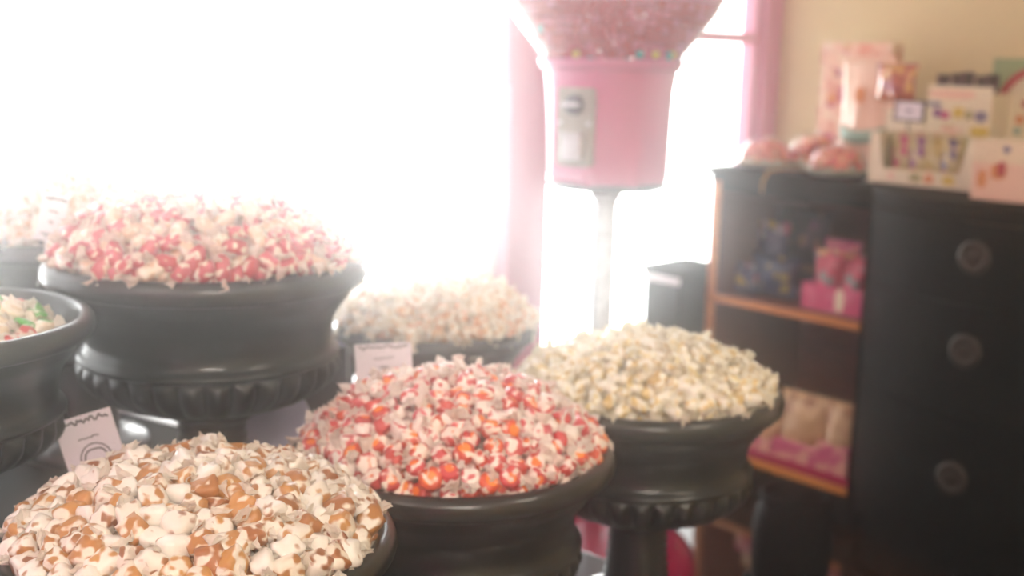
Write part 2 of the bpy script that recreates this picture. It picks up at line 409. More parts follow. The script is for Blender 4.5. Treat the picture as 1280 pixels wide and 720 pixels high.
# ------------------------------------------------------------------ sweets
rng = random.Random(7)
def body_mesh(name, kind, sc_=1.0, seed=0):
    bm = bmesh.new(); nu, nv = 14, 9
    if kind == 'disc': a, b, c, e1 = .0125, .0125, .0085, .45
    elif kind == 'chunk': a, b, c, e1 = .0135, .0115, .0095, .55
    else: a, b, c, e1 = .0145, .0088, .0085, .7
    def sp(x, e): return math.copysign(abs(x)**e, x)
    e2 = 1.0 if kind == 'disc' else .6
    rings = []
    for j in range(nv+1):
        ph = -PI/2 + PI*j/nv; ring = []
        for i in range(nu):
            th = 2*PI*i/nu
            p = Vector((a*sp(math.cos(ph), e1)*sp(math.cos(th), e2), b*sp(math.cos(ph), e1)*sp(math.sin(th), e2), c*sp(math.sin(ph), e1)))*sc_
            n = mnoise.noise(p*120 + Vector((seed*9.1, seed*3.3, 0)))
            p *= 1 + (.30 if kind == 'chunk' else .2)*n
            ring.append(p)
            if j in (0, nv): break
        rings.append([bm.verts.new(p) for p in ring])
    for A, B in zip(rings, rings[1:]):
        for i in range(nu):
            j = (i+1) % nu
            if len(A) == 1: bm.faces.new((A[0], B[j], B[i]))
            elif len(B) == 1: bm.faces.new((A[i], A[j], B[0]))
            else: bm.faces.new((A[i], A[j], B[j], B[i]))
    bmesh.ops.recalc_face_normals(bm, faces=bm.faces)
    me = bpy.data.meshes.new(name); bm.to_mesh(me); bm.free()
    for p in me.polygons: p.use_smooth = True
    return me, a*sc_
def twist_mesh(name, x0, sc_=1.0, seed=0, length=.012, width=.0105, side=1):
    r = random.Random(seed*2+side); bm = bmesh.new(); n = 12
    for s in (side,):
        tw = r.uniform(-.8, .8); bend = r.uniform(-.35, .35); bz = r.uniform(-.35, .35); fl = r.uniform(.3, .75)
        L_ = length*r.uniform(.8, 1.25)
        rings = []
        for k, (f, ry, rz_) in enumerate([(-.15, .42, .42), (.05, .3, .3), (.25, .32, .25), (.55, .65, .40), (.8, .9, fl*.8), (1.0, 1.0, fl)]):
            ring = []
            for i in range(n):
                t = 2*PI*i/n
                pl = 1 + (.20 if i % 2 else -.16)*max(0, f)
                y = width*ry*math.cos(t)*pl; z = width*rz_*math.sin(t)*pl
                ca, sa = math.cos(tw*f), math.sin(tw*f)
                y, z = y*ca - z*sa, y*sa + z*ca
                x = x0*.93/sc_ + L_*f + (r.uniform(-.0009, .0009) if f > .7 else 0)
                ring.append(bm.verts.new(Vector((s*x, y + bend*L_*max(0, f)**1.5, z + bz*L_*max(0, f)**1.5))*sc_))
            rings.append(ring)
        for A, B in zip(rings, rings[1:]):
            for i in range(n): bm.faces.new((A[i], A[(i+1) % n], B[(i+1) % n], B[i]))
    me = bpy.data.meshes.new(name); bm.to_mesh(me); bm.free()
    return me
def add_attrs(me, rnd=0.0):
    me.attributes.new('lc', 'FLOAT_VECTOR', 'POINT'); me.attributes.new('rnd', 'FLOAT', 'POINT')
    a = me.attributes['lc']; b = me.attributes['rnd']
    for i, v in enumerate(me.vertices): a.data[i].vector = v.co; b.data[i].value = rnd
SPEC = {}
def spec(key, name, kind, size, variants, paper, twl=.012, tww=.0105):
    """variants: list of (weight, material)"""
    protos = []
    for wgt, mt in variants:
        for s in range(3):
            bmh, x0 = body_mesh(name, kind, size, s+len(protos)); add_attrs(bmh); bmh.materials.append(mt)
            tms = []
            for side in (-1, 1):
                tm = twist_mesh('twist', x0, size, len(protos)*5+s+1, twl, tww, side); tm.materials.append(paper); tms.append(tm)
            protos.append((wgt, bmh, tms, variants.index((wgt, mt))))
    SPEC[key] = (name, protos)
P1 = paper_mat('wax_paper_white', '#f0ebe2', '#ddd2c4'); P2 = paper_mat('wax_paper_pink', '#f4eee8', '#ead9cf'); P3 = paper_mat('wax_paper_cream', '#f0ebdb', '#dfd6bd')
P4 = paper_mat('wax_paper_rose', '#efe6da', '#dcc4b8'); P5 = paper_mat('wax_paper_ivory', '#f1eadd', '#e2d2b8')
spec('caramel', 'caramel', 'chunk', 1.16, [(1.5, candy_mat('caramel_wrapped', '#c08a48', '#ece4da', .54, body2='#8a4a20')), (1, candy_mat('caramel_bare', '#c68e4c', '#eadfd0', .45, body2='#9a5a28')), (1.0, candy_mat('caramel_paper', '#b98f66', '#f0ebe4', .68, body2='#a0663a'))], P1, .0075, .0088)
spec('red', 'fruit_taffy', 'disc', 1.1, [(2.2, candy_mat('red_taffy', '#bf3a34', '#f2e0d8', .47, centre='#f07a28', rc=.0066, body2='#cf3a46')), (1.2, candy_mat('orange_taffy', '#d8502a', '#f3e4d8', .46, centre='#f58a2c', rc=.0078, body2='#c83a34')), (1.3, candy_mat('rose_taffy', '#cf5560', '#f3e8e2', .56, body2='#c8403c'))], P2, .013, .0098)
spec('yellow', 'vanilla_taffy', 'roll', 1.12, [(1, candy_mat('yellow_taffy', '#e0c98c', '#f1ecdc', .52, body2='#c9aa66')), (1, candy_mat('pale_yellow_taffy', '#d9cda4', '#f3efe2', .58, body2='#e6d08a'))], P3, .011, .0100)
spec('pink', 'strawberry_taffy', 'roll', 1.18, [(1.5, candy_mat('pink_taffy', '#b8383f', '#ece0d0', .40, body2='#c9505a')), (1, candy_mat('cream_taffy', '#d9b59a', '#ede4d4', .5, body2='#e3cbb0'))], P4, .011, .0100)
spec('cream', 'cream_taffy', 'roll', 1.15, [(1, candy_mat('ivory_taffy', '#d8b084', '#efe7d8', .5, body2='#c48f58')), (1, candy_mat('rosy_ivory_taffy', '#d9a58c', '#efe7d8', .55, body2='#dcbf95'))], P5, .011, .0100)
spec('gold', 'peach_taffy', 'roll', 1.18, [(1, candy_mat('peach_taffy', '#dba870', '#f0e7d6', .5, body2='#d58e5a')), (1, candy_mat('sand_taffy', '#dcc093', '#f0e8d8', .55, body2='#cfa06a'))], P5, .012, .0105)
spec('green', 'mint_taffy', 'disc', 1.15, [(1, candy_mat('green_taffy', '#4fae3e', '#e6efd6', .4, body2='#74c45a')), (1, candy_mat('holly_red_taffy', '#c8242c', '#f0ded2', .45, body2='#d84a44')), (1, candy_mat('white_taffy', '#e6d6bd', '#f2e8d8', .5, body2='#d9c09a'))], P1, .012, .0105)

LAB = {
 'caramel': ['white-papered caramel with a tan side in the nearest urn', 'bare-sided tan caramel in the nearest urn', 'nearly all white wrapped caramel in the nearest urn'],
 'red': ['red taffy with an orange centre in the middle front urn', 'orange taffy with a wide bright centre in the middle front urn', 'plain rose taffy under pale paper in the middle front urn'],
 'yellow': ['yellow twist-wrapped taffy in the urn by the cabinet', 'paler cream-yellow twist-wrapped taffy in the urn by the cabinet'],
 'pink': ['deep pink twist-wrapped taffy in the large tall urn', 'cream twist-wrapped taffy among pink ones in the large tall urn'],
 'cream': ['ivory and tan taffy in the urn by the window edge', 'rosy ivory taffy in the urn by the window edge'],
 'gold': ['peach taffy in the urn between the window and the red sweets', 'sandy cream taffy in the urn between the window and the red sweets'],
 'green': ['green taffy in the half-filled urn at the frame edge', 'red taffy in the half-filled urn at the frame edge', 'white taffy in the half-filled urn at the frame edge']}

def rot_for(n, r, tilt):
    """x axis near the surface, random spin"""
    t = n.orthogonal().normalized(); t = Matrix.Rotation(r.uniform(0, 2*PI), 3, n) @ t
    q = Matrix((t, n.cross(t), n)).transposed()
    e = Euler((r.gauss(0, tilt), r.gauss(0, tilt*.6), 0)).to_matrix()
    return (q @ e).to_4x4()
def dome(Rm, H, pw=.8, lump=.006, seed=0, flat=2.0):
    def h(x, y):
        q = math.hypot(x, y)/Rm
        return H*max(0, 1-q**flat)**pw + lump*mnoise.noise(Vector((x*14+seed*5, y*14, seed)))
    def nrm(x, y, d=.004):
        gx = (h(x+d, y)-h(x-d, y))/(2*d); gy = (h(x, y+d)-h(x, y-d))/(2*d)
        g = math.hypot(gx, gy)
        if g > 1.6: gx, gy = gx*1.6/g, gy*1.6/g
        return Vector((-gx, -gy, 1)).normalized()
    return h, nrm
def poisson(Rm, h, dmin, n, r, tries=9000):
    pts = []; cell = {}; g = dmin
    for _ in range(tries):
        a = r.uniform(0, 2*PI); q = Rm*math.sqrt(r.random()); x, y = q*math.cos(a), q*math.sin(a); p = Vector((x, y, h(x, y)))
        k = (int(p.x//g), int(p.y//g), int(p.z//g)); ok = True
        for i in (-1, 0, 1):
            for j in (-1, 0, 1):
                for l in (-1, 0, 1):
                    for o in cell.get((k[0]+i, k[1]+j, k[2]+l), ()):
                        if (o-p).length < dmin: ok = False; break
        if ok:
            pts.append(p); cell.setdefault(k, []).append(p)
            if len(pts) >= n: break
    return pts
CACHE = {}; UID = [0]
def cached(me):
    if me.name not in CACHE: CACHE[me.name] = ([v.co.copy() for v in me.vertices], [tuple(f.vertices) for f in me.polygons], me.materials[0])
    return CACHE[me.name]
def fill(key, Rf, H, base, dmin, group, pw=.8, maxn=296, seed=1, tilt=.45, parts=True, lift=.004, flat=2.0, off=(0, 0), spill=0):
    c, R, z, e = U[key]; r = random.Random(seed*31+5)
    Rm = Rf*R; h, nrm = dome(Rm*1.02, H, pw, seed=seed, flat=flat)
    name, protos = SPEC[key]
    ctr = Vector((c.x+off[0], c.y+off[1], z+base*R))
    wts = [p[0] for p in protos]
    pts = poisson(Rm, h, dmin, 100000, r)
    # the sweets that show largest are those on the viewer's side
    pts.sort(key=lambda p: (ctr+p-EYE).length + (0 if nrm(p.x, p.y).dot((EYE-ctr-p).normalized()) > .05 else .5))
    rest = pts[maxn:]; pts = pts[:maxn]
    for p in pts:
        w_, bmh, tm, vi = r.choices(protos, wts)[0]
        n = nrm(p.x, p.y)
        UID[0] += 1
        o = bpy.data.objects.new(name, bmh); C.objects.link(o)
        s = r.uniform(.9, 1.12)
        o.matrix_world = Matrix.Translation(ctr + p + n*lift + Vector((0, 0, r.uniform(-.002, .006)))) @ rot_for(n, r, tilt) @ Matrix.Scale(s, 4)
        props(o, LAB[key][vi], 'sweet', group)
        o['group'] = LAB[key][vi].split(' in the ')[0] + ' ' + group
        for t2 in tm:
            k = bpy.data.objects.new('wrapper_twist', t2); C.objects.link(k); k.parent = o
    # the sweets below that only show in the gaps
    V, F, LC, RN, MI = [], [], [], [], []
    mats = []
    for lay, (dz, dm, mul) in enumerate(((-.014, dmin*.98, .97), (-.028, dmin*1.05, .93))):
        pp = poisson(Rm*mul, h, dm, 420, r)
        for p in pp + ([q + Vector((0, 0, .014)) for q in rest] if lay == 0 else []):
            w_, bmh, tm, vi = r.choices(protos, wts)[0]
            n = nrm(p.x, p.y)
            mx = Matrix.Translation(ctr + p + Vector((0, 0, dz))) @ rot_for(n, r, .5)
            rn = r.random()
            for me in (bmh, *tm):
                b = len(V)
                vc, fc, mt_ = cached(me)
                V += [mx @ v for v in vc]; LC += vc; RN += [rn]*len(vc)
                if mt_ not in mats: mats.append(mt_)
                mi = mats.index(mt_)
                F += [[b+i for i in f_] for f_ in fc]; MI += [mi]*len(fc)
    me = bpy.data.meshes.new(name + '_heap'); me.from_pydata(V, [], F)
    me.attributes.new('lc', 'FLOAT_VECTOR', 'POINT'); me.attributes.new('rnd', 'FLOAT', 'POINT')
    a = me.attributes['lc']; b_ = me.attributes['rnd']
    a.data.foreach_set('vector', [x for t_ in LC for x in t_]); b_.data.foreach_set('value', RN)
    me.polygons.foreach_set('material_index', MI)
    o = link(name + '_heap', me, mats)
    me.polygons.foreach_set('use_smooth', [True]*len(F))
    props(o, 'deeper %s sweets showing in the gaps of the heap in its urn' % {'red': 'red and orange', 'gold': 'peach', 'green': 'mixed green and red'}.get(key, key), 'sweets', kind='stuff')
    return len(pts), len(rest)
print('fill', [
 fill('caramel', .885, .062, .0, .0202, 'sweets of the nearest urn', seed=1, pw=.75, tilt=.6),
 fill('red', .88, .090, .0, .0205, 'sweets of the middle front urn', seed=2, pw=.8, tilt=.6),
 fill('yellow', .885, .070, .0, .0195, 'sweets of the urn by the cabinet', seed=3, pw=.8, tilt=.5),
 fill('pink', .91, .102, .0, .0215, 'sweets of the large tall urn', seed=4, pw=.7, tilt=.5, flat=2.4),
 fill('gold', .91, .092, .0, .0205, 'sweets of the urn behind the red ones', seed=5, pw=.75, tilt=.5),
 fill('cream', .91, .138, .0, .0212, 'sweets of the urn by the window edge', seed=6, pw=.7, tilt=.5),
 fill('green', .72, .045, -.15, .0240, 'sweets of the half-filled urn', seed=7, pw=.8, tilt=.6)])

# ------------------------------------------------------------------ price cards
def scribble(bm, pts, wd=.0012, y=-.0009):
    for (x0, z0), (x1, z1) in zip(pts, pts[1:]):
        d = Vector((x1-x0, 0, z1-z0)); l = d.length
        if l < 1e-6: continue
        mx = Matrix.Translation(((x0+x1)/2, y, (z0+z1)/2)) @ Matrix.Rotation(-math.atan2(d.z, d.x), 4, 'Y')
        add_box(bm, -l/2-wd/2, l/2+wd/2, -.0002, .0002, -wd/2, wd/2, mx)
def card(px, py, Y, wd, ht, tilt, yaw, label, m='card', art=0, lean=.12, stick=.07):
    c = at(px, py, Y)
    e = bpy.data.objects.new('price_card', None); C.objects.link(e)
    e.matrix_world = Matrix.Translation(c) @ Matrix.Rotation(yaw, 4, 'Z') @ Matrix.Rotation(-lean, 4, 'X') @ Matrix.Rotation(tilt, 4, 'Y')
    props(e, label, 'price card', 'price cards in the urns')
    box('card', -wd/2, wd/2, -.0006, .0006, -ht/2, ht/2, M[m], e, bevel=0)
    bm = bmesh.new(); tube(bm, [(0, .002, -ht/2+.012), (0, .002, -ht/2-stick)], .0014)
    tube(bm, [(-.006, -.0015, -ht/2+.012), (-.006, -.0015, -ht/2), (.006, -.0015, -ht/2), (.006, -.0015, -ht/2+.012)], .001)
    bm_obj('holder', bm, M['chrome'], e, smooth=True)
    if art:
        bm = bmesh.new(); r = random.Random(art)
        n = 26
        scribble(bm, [(-wd*.42+wd*.84*i/n, ht*.41+r.uniform(-.035, .035)*ht) for i in range(n+1)], .0022)
        scribble(bm, [(-wd*.17+wd*.34*i/12, ht*.14+r.uniform(-.02, .02)*ht) for i in range(13)], .0014)
        if art == 1:
            scribble(bm, [(.20*wd*math.cos(a)+.03*wd, ht*(-.24)+.20*ht*math.sin(a)*(1+.1*math.sin(3*a))) for a in [2*PI*i/20 for i in range(21)]], .0020)
            scribble(bm, [(.27*wd*math.cos(a)+.03*wd, ht*(-.22)+.25*ht*math.sin(a)) for a in [PI*i/12 for i in range(13)]], .0016)
            scribble(bm, [(.03*wd+r.uniform(-.15, .15)*wd, -ht*.30+r.uniform(-.08, .08)*ht) for i in range(14)], .0018)
            scribble(bm, [(-wd*.42+wd*.3*i/8, -ht*.40+r.uniform(-.05, .03)*ht) for i in range(9)], .0020)
        else:
            scribble(bm, [(-wd*.08+wd*.16*i/8, -ht*.08+r.uniform(-.02, .02)*ht) for i in range(9)], .0018)
            scribble(bm, [(-wd*.3+wd*.6*i/16, -ht*.36+r.uniform(-.04, .04)*ht) for i in range(17)], .0016)
        bm_obj('print', bm, M['ink'], e)
    return e
card(114, 557, 1.45, .073, .082, math.radians(-17), .10, 'white price card with a small drawing, tilted behind the nearest caramels', art=1)
card(480, 455, 1.78, .087, .064, math.radians(-4), .05, 'white price card standing up behind the red and orange sweets', art=2)
card(65, 273, 1.85, .040, .075, math.radians(14), .35, 'narrow lavender price card leaning at the edge of the pink sweets', art=3)
card(5, 233, 1.98, .055, .07, math.radians(0), -.2, 'greyish price card in the cream sweets, cut by the frame edge', 'card_lav')
card(435, 410, 2.45, .048, .078, math.radians(3), .6, 'small grey price card beside the peach sweets, against the big urn', 'card_lav')

# lavender card seen from behind at the rim of the red urn
c = onz(354, 545, zrs+.03)
e = bpy.data.objects.new('price_card', None); C.objects.link(e)
q = at(354, 540, 1.93)
e.matrix_world = Matrix.Translation(q) @ Matrix.Rotation(.25, 4, 'Z') @ Matrix.Rotation(-.15, 4, 'X') @ Matrix.Rotation(math.radians(-24), 4, 'Y')
props(e, 'plain lavender back of a card between the big urn and red sweets', 'price card', 'price cards in the urns')
box('card', -.055, .055, -.0006, .0006, -.05, .05, M['card_lav'], e, bevel=0)
bm = bmesh.new(); tube(bm, [(0, .002, -.04), (0, .002, -.13)], .0014); bm_obj('holder', bm, M['chrome'], e, smooth=True)

# flat pale shapes put in for sky reflections on riser and table
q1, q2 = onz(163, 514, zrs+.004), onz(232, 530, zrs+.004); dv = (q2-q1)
e = empty('sky_gleam_strip', (q1+q2)/2, math.atan2(dv.y, dv.x), 'white strip standing in for a sky gleam on the riser beside the large urn', 'strip')
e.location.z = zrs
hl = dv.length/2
bm = bmesh.new(); add_prism(bm, [(-hl, -.006), (-hl*.5, -.010), (hl*.6, -.016), (hl, -.014), (hl, .014), (hl*.6, .016), (-hl*.5, .010), (-hl, .006)], 0, .003); bm_obj('gleam_broad', bm, M['white_plastic'], e, bevel=.001)
bm = bmesh.new(); add_prism(bm, rrect(-hl-.05, -hl+.004, -.006, .006, .004, 4), 0.0, .007); bm_obj('gleam_tail', bm, M['white_plastic'], e, bevel=.001)
q = onz(8, 636, zt+.002)  # added flat patch, coloured like sky mirrored in the black top
e = empty('sky_reflection_patch', (q.x, q.y, zt), .5, 'pale blue patch standing in for a sky reflection behind the nearest urn', 'paper')  # no real paper: flat patch in place of mirrored sky
bm = bmesh.new(); add_prism(bm, rrect(-.08, .08, -.06, .06, .002, 2), 0, .001); bm_obj('reflection_patch', bm, mat('pale_blue_reflection', '#b9cbe0', rough=.6, var=.03), e)

# ------------------------------------------------------------------ gumball machine
mp = at(751, 400, 3.40); MX, MY = mp.x, mp.y
mc = empty('gumball_machine', (MX, MY, 0), 0, 'tall pink gumball machine with a big clear bowl on a chrome pole', 'gumball machine')
ZB, ZJ = 1.165, 1.487
lathe('base', smooth_profile([(.0, .19), (.045, .19), (.07, .165), (.15, .15), (.24, .12), (.295, .075), (.312, .03), (.312, 0)], 4) + [(0, 0)], M['magenta'], mc, 64)
lathe('pole', [(.0, .17), (.05, .17), (.05, .20), (.036, .21), (.033, .25), (.033, ZB-.06), (.04, ZB-.05), (.05, ZB-.02), (.05, ZB+.01), (0, ZB+.01)], M['chrome'], mc, 32)
bm = bmesh.new()
pf = [(0, ZB-.012), (.06, ZB-.012), (.156, ZB), (.163, ZB+.012), (.165, ZB+.03), (.178, ZJ-.07), (.184, ZJ-.02), (.187, ZJ)]
fac = lambda t, z: 1.0/ max(.93, math.cos(((t + PI/8) % (PI/4)) - PI/8)) if z < ZJ-.1 else 1
add_lathe(bm, pf + [(0, ZJ)], 64, fac)
bm_obj('body', bm, M['machine_pink'], mc, smooth=True)
lathe('collar', [(.150, ZB-.018), (.166, ZB-.012), (.166, ZB+.002), (.15, ZB+.006)], M['dark_metal'], mc, 64)
gl = [(.186, ZJ), (.19, ZJ+.01), (.205, ZJ+.035), (.235, ZJ+.075), (.272, ZJ+.125), (.292, ZJ+.155), (.297, ZJ+.19), (.297, ZJ+.22), (.285, ZJ+.30), (.24, ZJ+.40), (.15, ZJ+.46)]
lathe('globe', smooth_profile(gl, 4) , M['globe_glass'], mc, 72)
lathe('globe_band', [(.299, ZJ+.17), (.303, ZJ+.175), (.303, ZJ+.188), (.299, ZJ+.193)], M['machine_pink'], mc, 72)
lathe('lower_ring', [(.186, ZJ-.012), (.196, ZJ-.008), (.1995, ZJ+.004), (.2035, ZJ+.016), (.200, ZJ+.020), (.194, ZJ+.012)], M['machine_pink'], mc, 72)
lathe('lid', smooth_profile([(.155, ZJ+.455), (.165, ZJ+.47), (.14, ZJ+.51), (.06, ZJ+.54), (0, ZJ+.545)], 4), M['machine_pink'], mc, 48)
# coin mechanism on the side towards the shop
pa = math.atan2(at(704, 165, 3.2).y - MY, at(704, 165, 3.2).x - MX)
fm = Matrix.Rotation(pa + PI/2, 4, 'Z')
co = bpy.data.objects.new('coin_mechanism', None); C.objects.link(co); co.parent = mc
co.matrix_local = Matrix.Translation((0, 0, 0)) @ fm
cr = .185
bm = bmesh.new(); add_prism(bm, rrect(-.056, .056, -.105, .105, .012), 0, .018)
for v in bm.verts: v.co = Vector((v.co.x, -cr+.018-v.co.z, 1.325+v.co.y))
bm_obj('face_plate', bm, M['plate'], co, bevel=.003)
KX = Matrix.Translation((-.0, -cr-.005, 1.36)) @ Matrix.Rotation(PI/2, 4, 'X')
bm = bmesh.new(); add_lathe(bm, [(0, 0), (.028, 0), (.028, .012), (.02, .016), (0, .016)], 32, mtx=Matrix.Translation((0, -cr, 1.385)) @ Matrix.Rotation(PI/2, 4, 'X'))
bm_obj('coin_dial', bm, M['dark_metal'], co, smooth=True)
bm = bmesh.new(); add_box(bm, -.026, .026, -cr-.034, -cr-.014, 1.380, 1.390); bm_obj('turn_handle', bm, M['chrome'], co, bevel=.003)
bm = bmesh.new(); add_box(bm, -.03, .03, -cr-.02, -cr, 1.235, 1.30); add_box(bm, -.034, .034, -cr-.028, -cr, 1.300, 1.312)
bm_obj('chute_flap', bm, M['chrome'], co, bevel=.006)
for sx in (-.045, .045):
    bm = bmesh.new(); add_lathe(bm, [(0, 0), (.007, 0), (.006, .005), (0, .006)], 16, mtx=Matrix.Translation((sx, -cr, 1.335)) @ Matrix.Rotation(PI/2, 4, 'X')); bm_obj('screw', bm, M['chrome'], co, smooth=True)

# gumballs inside the clear bowl
bm = bmesh.new(); bmesh.ops.create_uvsphere(bm, u_segments=14, v_segments=9, radius=.0118); gbm = bpy.data.meshes.new('gumball'); bm.to_mesh(gbm); bm.free()
for p_ in gbm.polygons: p_.use_smooth = True
cols = [('coral red', '#cc1f2c', 60), ('pink', '#d85a72', 30), ('teal', '#1f9ea0', 3), ('yellow', '#e3c21e', 2)]
gms = []
for n_, h_, w_ in cols:
    g2 = gbm.copy(); g2.materials.append(mat('gumball_' + n_.replace(' ', '_'), h_, rough=.25, coat=.4, var=.08)); gms.append(g2)
PR = smooth_profile(gl, 4)
def rad_at(z):
    pr = PR
    for (r0, z0), (r1, z1) in zip(pr, pr[1:]):
        if z0 <= z <= z1 and z1 > z0: return r0 + (r1-r0)*(z-z0)/(z1-z0)
    return .15
r = random.Random(3); allp = []
z = ZJ+.0125; row = 0
while z < ZJ+.25:
    for lay in range(2):
        rr = rad_at(z) - .0145 - lay*.0215
        nb = int(2*PI*rr/.0243)
        for k in range(nb):
            a = 2*PI*(k + .5*(row % 2) + lay*.37)/nb
            allp.append(Vector((MX+rr*math.cos(a), MY+rr*math.sin(a), z + r.uniform(-.003, .003))))
    z += .0208; row += 1
vis = lambda p: (EYE - p).normalized().dot((Vector((p.x-MX, p.y-MY, 0))).normalized())
allp.sort(key=lambda p: -(vis(p) - (3 if (Vector((p.x-MX, p.y-MY)).length < rad_at(p.z)-.02) else 0) - (2 if p.z > ZJ+.19 else 0)))
front, rest = allp[:290], allp[290:]
for p in front:
    low = p.z < ZJ+.035
    i = r.choices(range(4), [60, 30, 26 if low else 1.2, 14 if low else .6])[0]
    o = bpy.data.objects.new('gumball', gms[i]); C.objects.link(o); o.location = p
    props(o, '%s gumball behind the clear bowl of the tall pink machine' % cols[i][0], 'gumball', '%s gumballs in the machine' % cols[i][0])
V = []; F = []
for p in rest:
    b = len(V); V += [v.co + p for v in gbm.vertices]; F += [[b+i for i in q_.vertices] for q_ in gbm.polygons]
me = bpy.data.meshes.new('gumball_fill'); me.from_pydata(V, [], F); o = link('gumball_fill', me, gms[0].materials[0], smooth=True)
props(o, 'coral gumballs filling the back and middle of the machine bowl', 'gumballs', kind='stuff')

# ------------------------------------------------------------------ cabinet (local frame: x along the front, y into the wall)
CB = Vector((.20, -.62, 0))
cb = empty('cabinet', (0, 0, 0), 0, 'black bow-fronted cabinet with open orange-edged shelves and round pulls', 'cabinet')
cb.matrix_world = RM @ Matrix.Translation(CB)
HT = 1.15; XD = .66; XE = 1.62; DP = .56
def bow(x):
    if x <= XD: return 0
    q = (x-(XD+XE)/2)/((XE-XD)/2)
    return -.27*max(0, 1-q*q)**.55
xs = [XD + (XE-XD)*(1-math.cos(PI*k/24))/2 for k in range(25)]
def top_outline(over):
    p = [(-over, DP), (-over, -over)] + [(x, bow(x)-over) for x in [XD-.02] + xs[1:-1]] + [(XE+over, -over), (XE+over, DP)]
    return p
bm = bmesh.new(); add_prism(bm, top_outline(.015), HT-.028, HT); bm_obj('cabinet_top', bm, M['cabinet'], cb, bevel=.006)
bm = bmesh.new(); add_prism(bm, top_outline(.004), HT-.05, HT-.028); bm_obj('top_moulding', bm, M['cabinet'], cb, bevel=.004)
box('side_panel', 0, .03, .012, DP, .10, HT-.05, M['cabinet'], cb)
bm = bmesh.new(); add_box(bm, 0, .034, -.002, .012, .10, HT-.05); bm_obj('front_stile', bm, M['orange_wood'], cb, bevel=.002)
box('side_panel', XE-.03, XE, .0, DP, .10, HT-.05, M['cabinet'], cb)
box('divider', XD-.035, XD, -.004, DP-.02, .10, HT-.05, M['cabinet'], cb)
box('back_panel', .03, XE-.03, DP-.02, DP, .10, HT-.05, M['cabinet_in'], cb)
box('lining', .0305, .036, .02, DP-.02, .15, HT-.08, M['cabinet_in'], cb, bevel=0)
for z0 in (.70, .145):
    s_ = box('shelf', .034, XD-.035, .0, DP-.02, z0-.025, z0, M['cabinet_in'], cb)
    box('shelf_edging', .034, XD-.036, -.004, .0, z0-.0262, z0+.001, M['orange_wood'], s_, bevel=.001)
box('top_rail', .034, XD-.035, .004, .022, HT-.085, HT-.05, M['cabinet'], cb)
box('bottom_rail', 0, XD, .012, .03, .03, .12, M['cabinet'], cb)
bm = bmesh.new(); add_prism(bm, [(.02, DP-.02), (.02, .05), (XD, .05)] + [(x, bow(x)*.45+.06) for x in xs[2:-2]] + [(XE-.02, .05), (XE-.02, DP-.02)], 0.0, .10); bm_obj('plinth', bm, M['cabinet'], cb)
# bowed drawers
def bowed(z0, z1, name, off=0, th=.02):
    o_ = [(x, bow(x)-off) for x in xs]; i_ = [(x, bow(x)+th) for x in reversed(xs)]
    i_[0] = (XE, th); i_[-1] = (XD, th)
    bm = bmesh.new(); add_prism(bm, [(x, y) for x, y in o_] + [(x, y) for x, y in i_], z0, z1)
    return bm_obj(name, bm, M['cabinet'], cb, bevel=.004)
for (z0, z1), (px, py) in zip(((.8715, 1.095), (.5615, .870), (.225, .560)), ((1218, 322), (1206, 439), (1190, 598))):
    d = bowed(z0, z1, 'drawer')
    # medallion pull sits where its view ray meets the bowed front
    best = None
    for x in [XD+.02+i*.004 for i in range(220)]:
        yl = bow(x)+CB.y
        h_ = on_y(px, py, yl)
        if best is None or abs(h_.x-CB.x-x) < best[0]: best = (abs(h_.x-CB.x-x), x, h_.z)
    x, zz = best[1], best[2]
    sl = (bow(x+.01)-bow(x-.01))/.02
    mx = Matrix.Translation((x, bow(x)-.0005, zz)) @ Matrix.Rotation(math.atan(sl), 4, 'Z') @ Matrix.Rotation(PI/2, 4, 'X')
    bm = bmesh.new(); add_lathe(bm, [(0, .004), (.012, .010), (.018, .006), (.026, .004), (.030, .009), (.038, .010), (.045, .006), (.048, 0)], 40, lambda t, z: 1+.04*math.cos(12*t), mtx=mx)
    bm_obj('medallion_pull', bm, M['brass'], d, smooth=True)['label'] = 'round tarnished brass pull'
bm = bmesh.new(); add_prism(bm, [(XD, .10), (XD, .0)] + [(x, bow(x)*.55) for x in xs[1:-1]] + [(XE, 0), (XE, .10)], .10, .224); bm_obj('apron', bm, M['cabinet'], cb)

# ------------------------------------------------------------------ goods on the cabinet
def RP(x, y, z): return RM @ Vector((x, y, z))
def item(name, x, y, z, label, cat, group=None, yaw=0):
    return empty(name, RP(x, y, z), RZ+yaw, label, cat, group)
def span(px0, px1, y, py):        # room x of two pixel columns on a plane y
    return on_y(px0, py, y).x, on_y(px1, py, y).x
def pillow(bm, w, d, h, seed=0, flat=.5):
    """a stuffed flow-wrap bag standing on its bottom: crimped top and bottom edges"""
    nu, nv = 20, 14; r_ = seed*3.7; g = []
    for side in (1, -1):
        grid = []
        for j in range(nv+1):
            row = []
            v = j/nv
            for i in range(nu+1):
                u = i/nu
                th = (math.sin(PI*u)**.6 * math.sin(PI*min(1, max(0, v)))**.5)
                n = mnoise.noise(Vector((u*4+r_, v*4, side*2.0+r_)))*.35
                y = side*(d/2)*th*(1+n) + side*.0004
                x = (u-.5)*w*(1 - .10*math.sin(PI*v)) ; z = v*h
                row.append(bm.verts.new((x, y + .002*math.sin(u*60)*(1 if v < .08 or v > .92 else 0), z)))
            grid.append(row)
        for j in range(nv):
            for i in range(nu):
                bm.faces.new((grid[j][i], grid[j][i+1], grid[j+1][i+1], grid[j+1][i]) if side == -1 else (grid[j][i], grid[j+1][i], grid[j+1][i+1], grid[j][i+1]))
        g.append(grid)
    A, B = g
    for i in range(nu):
        for j in (0, nv): bm.faces.new((A[j][i], A[j][i+1], B[j][i+1], B[j][i]))
    for j in range(nv):
        for i in (0, nu): bm.faces.new((A[j][i], A[j+1][i], B[j+1][i], B[j][i]))
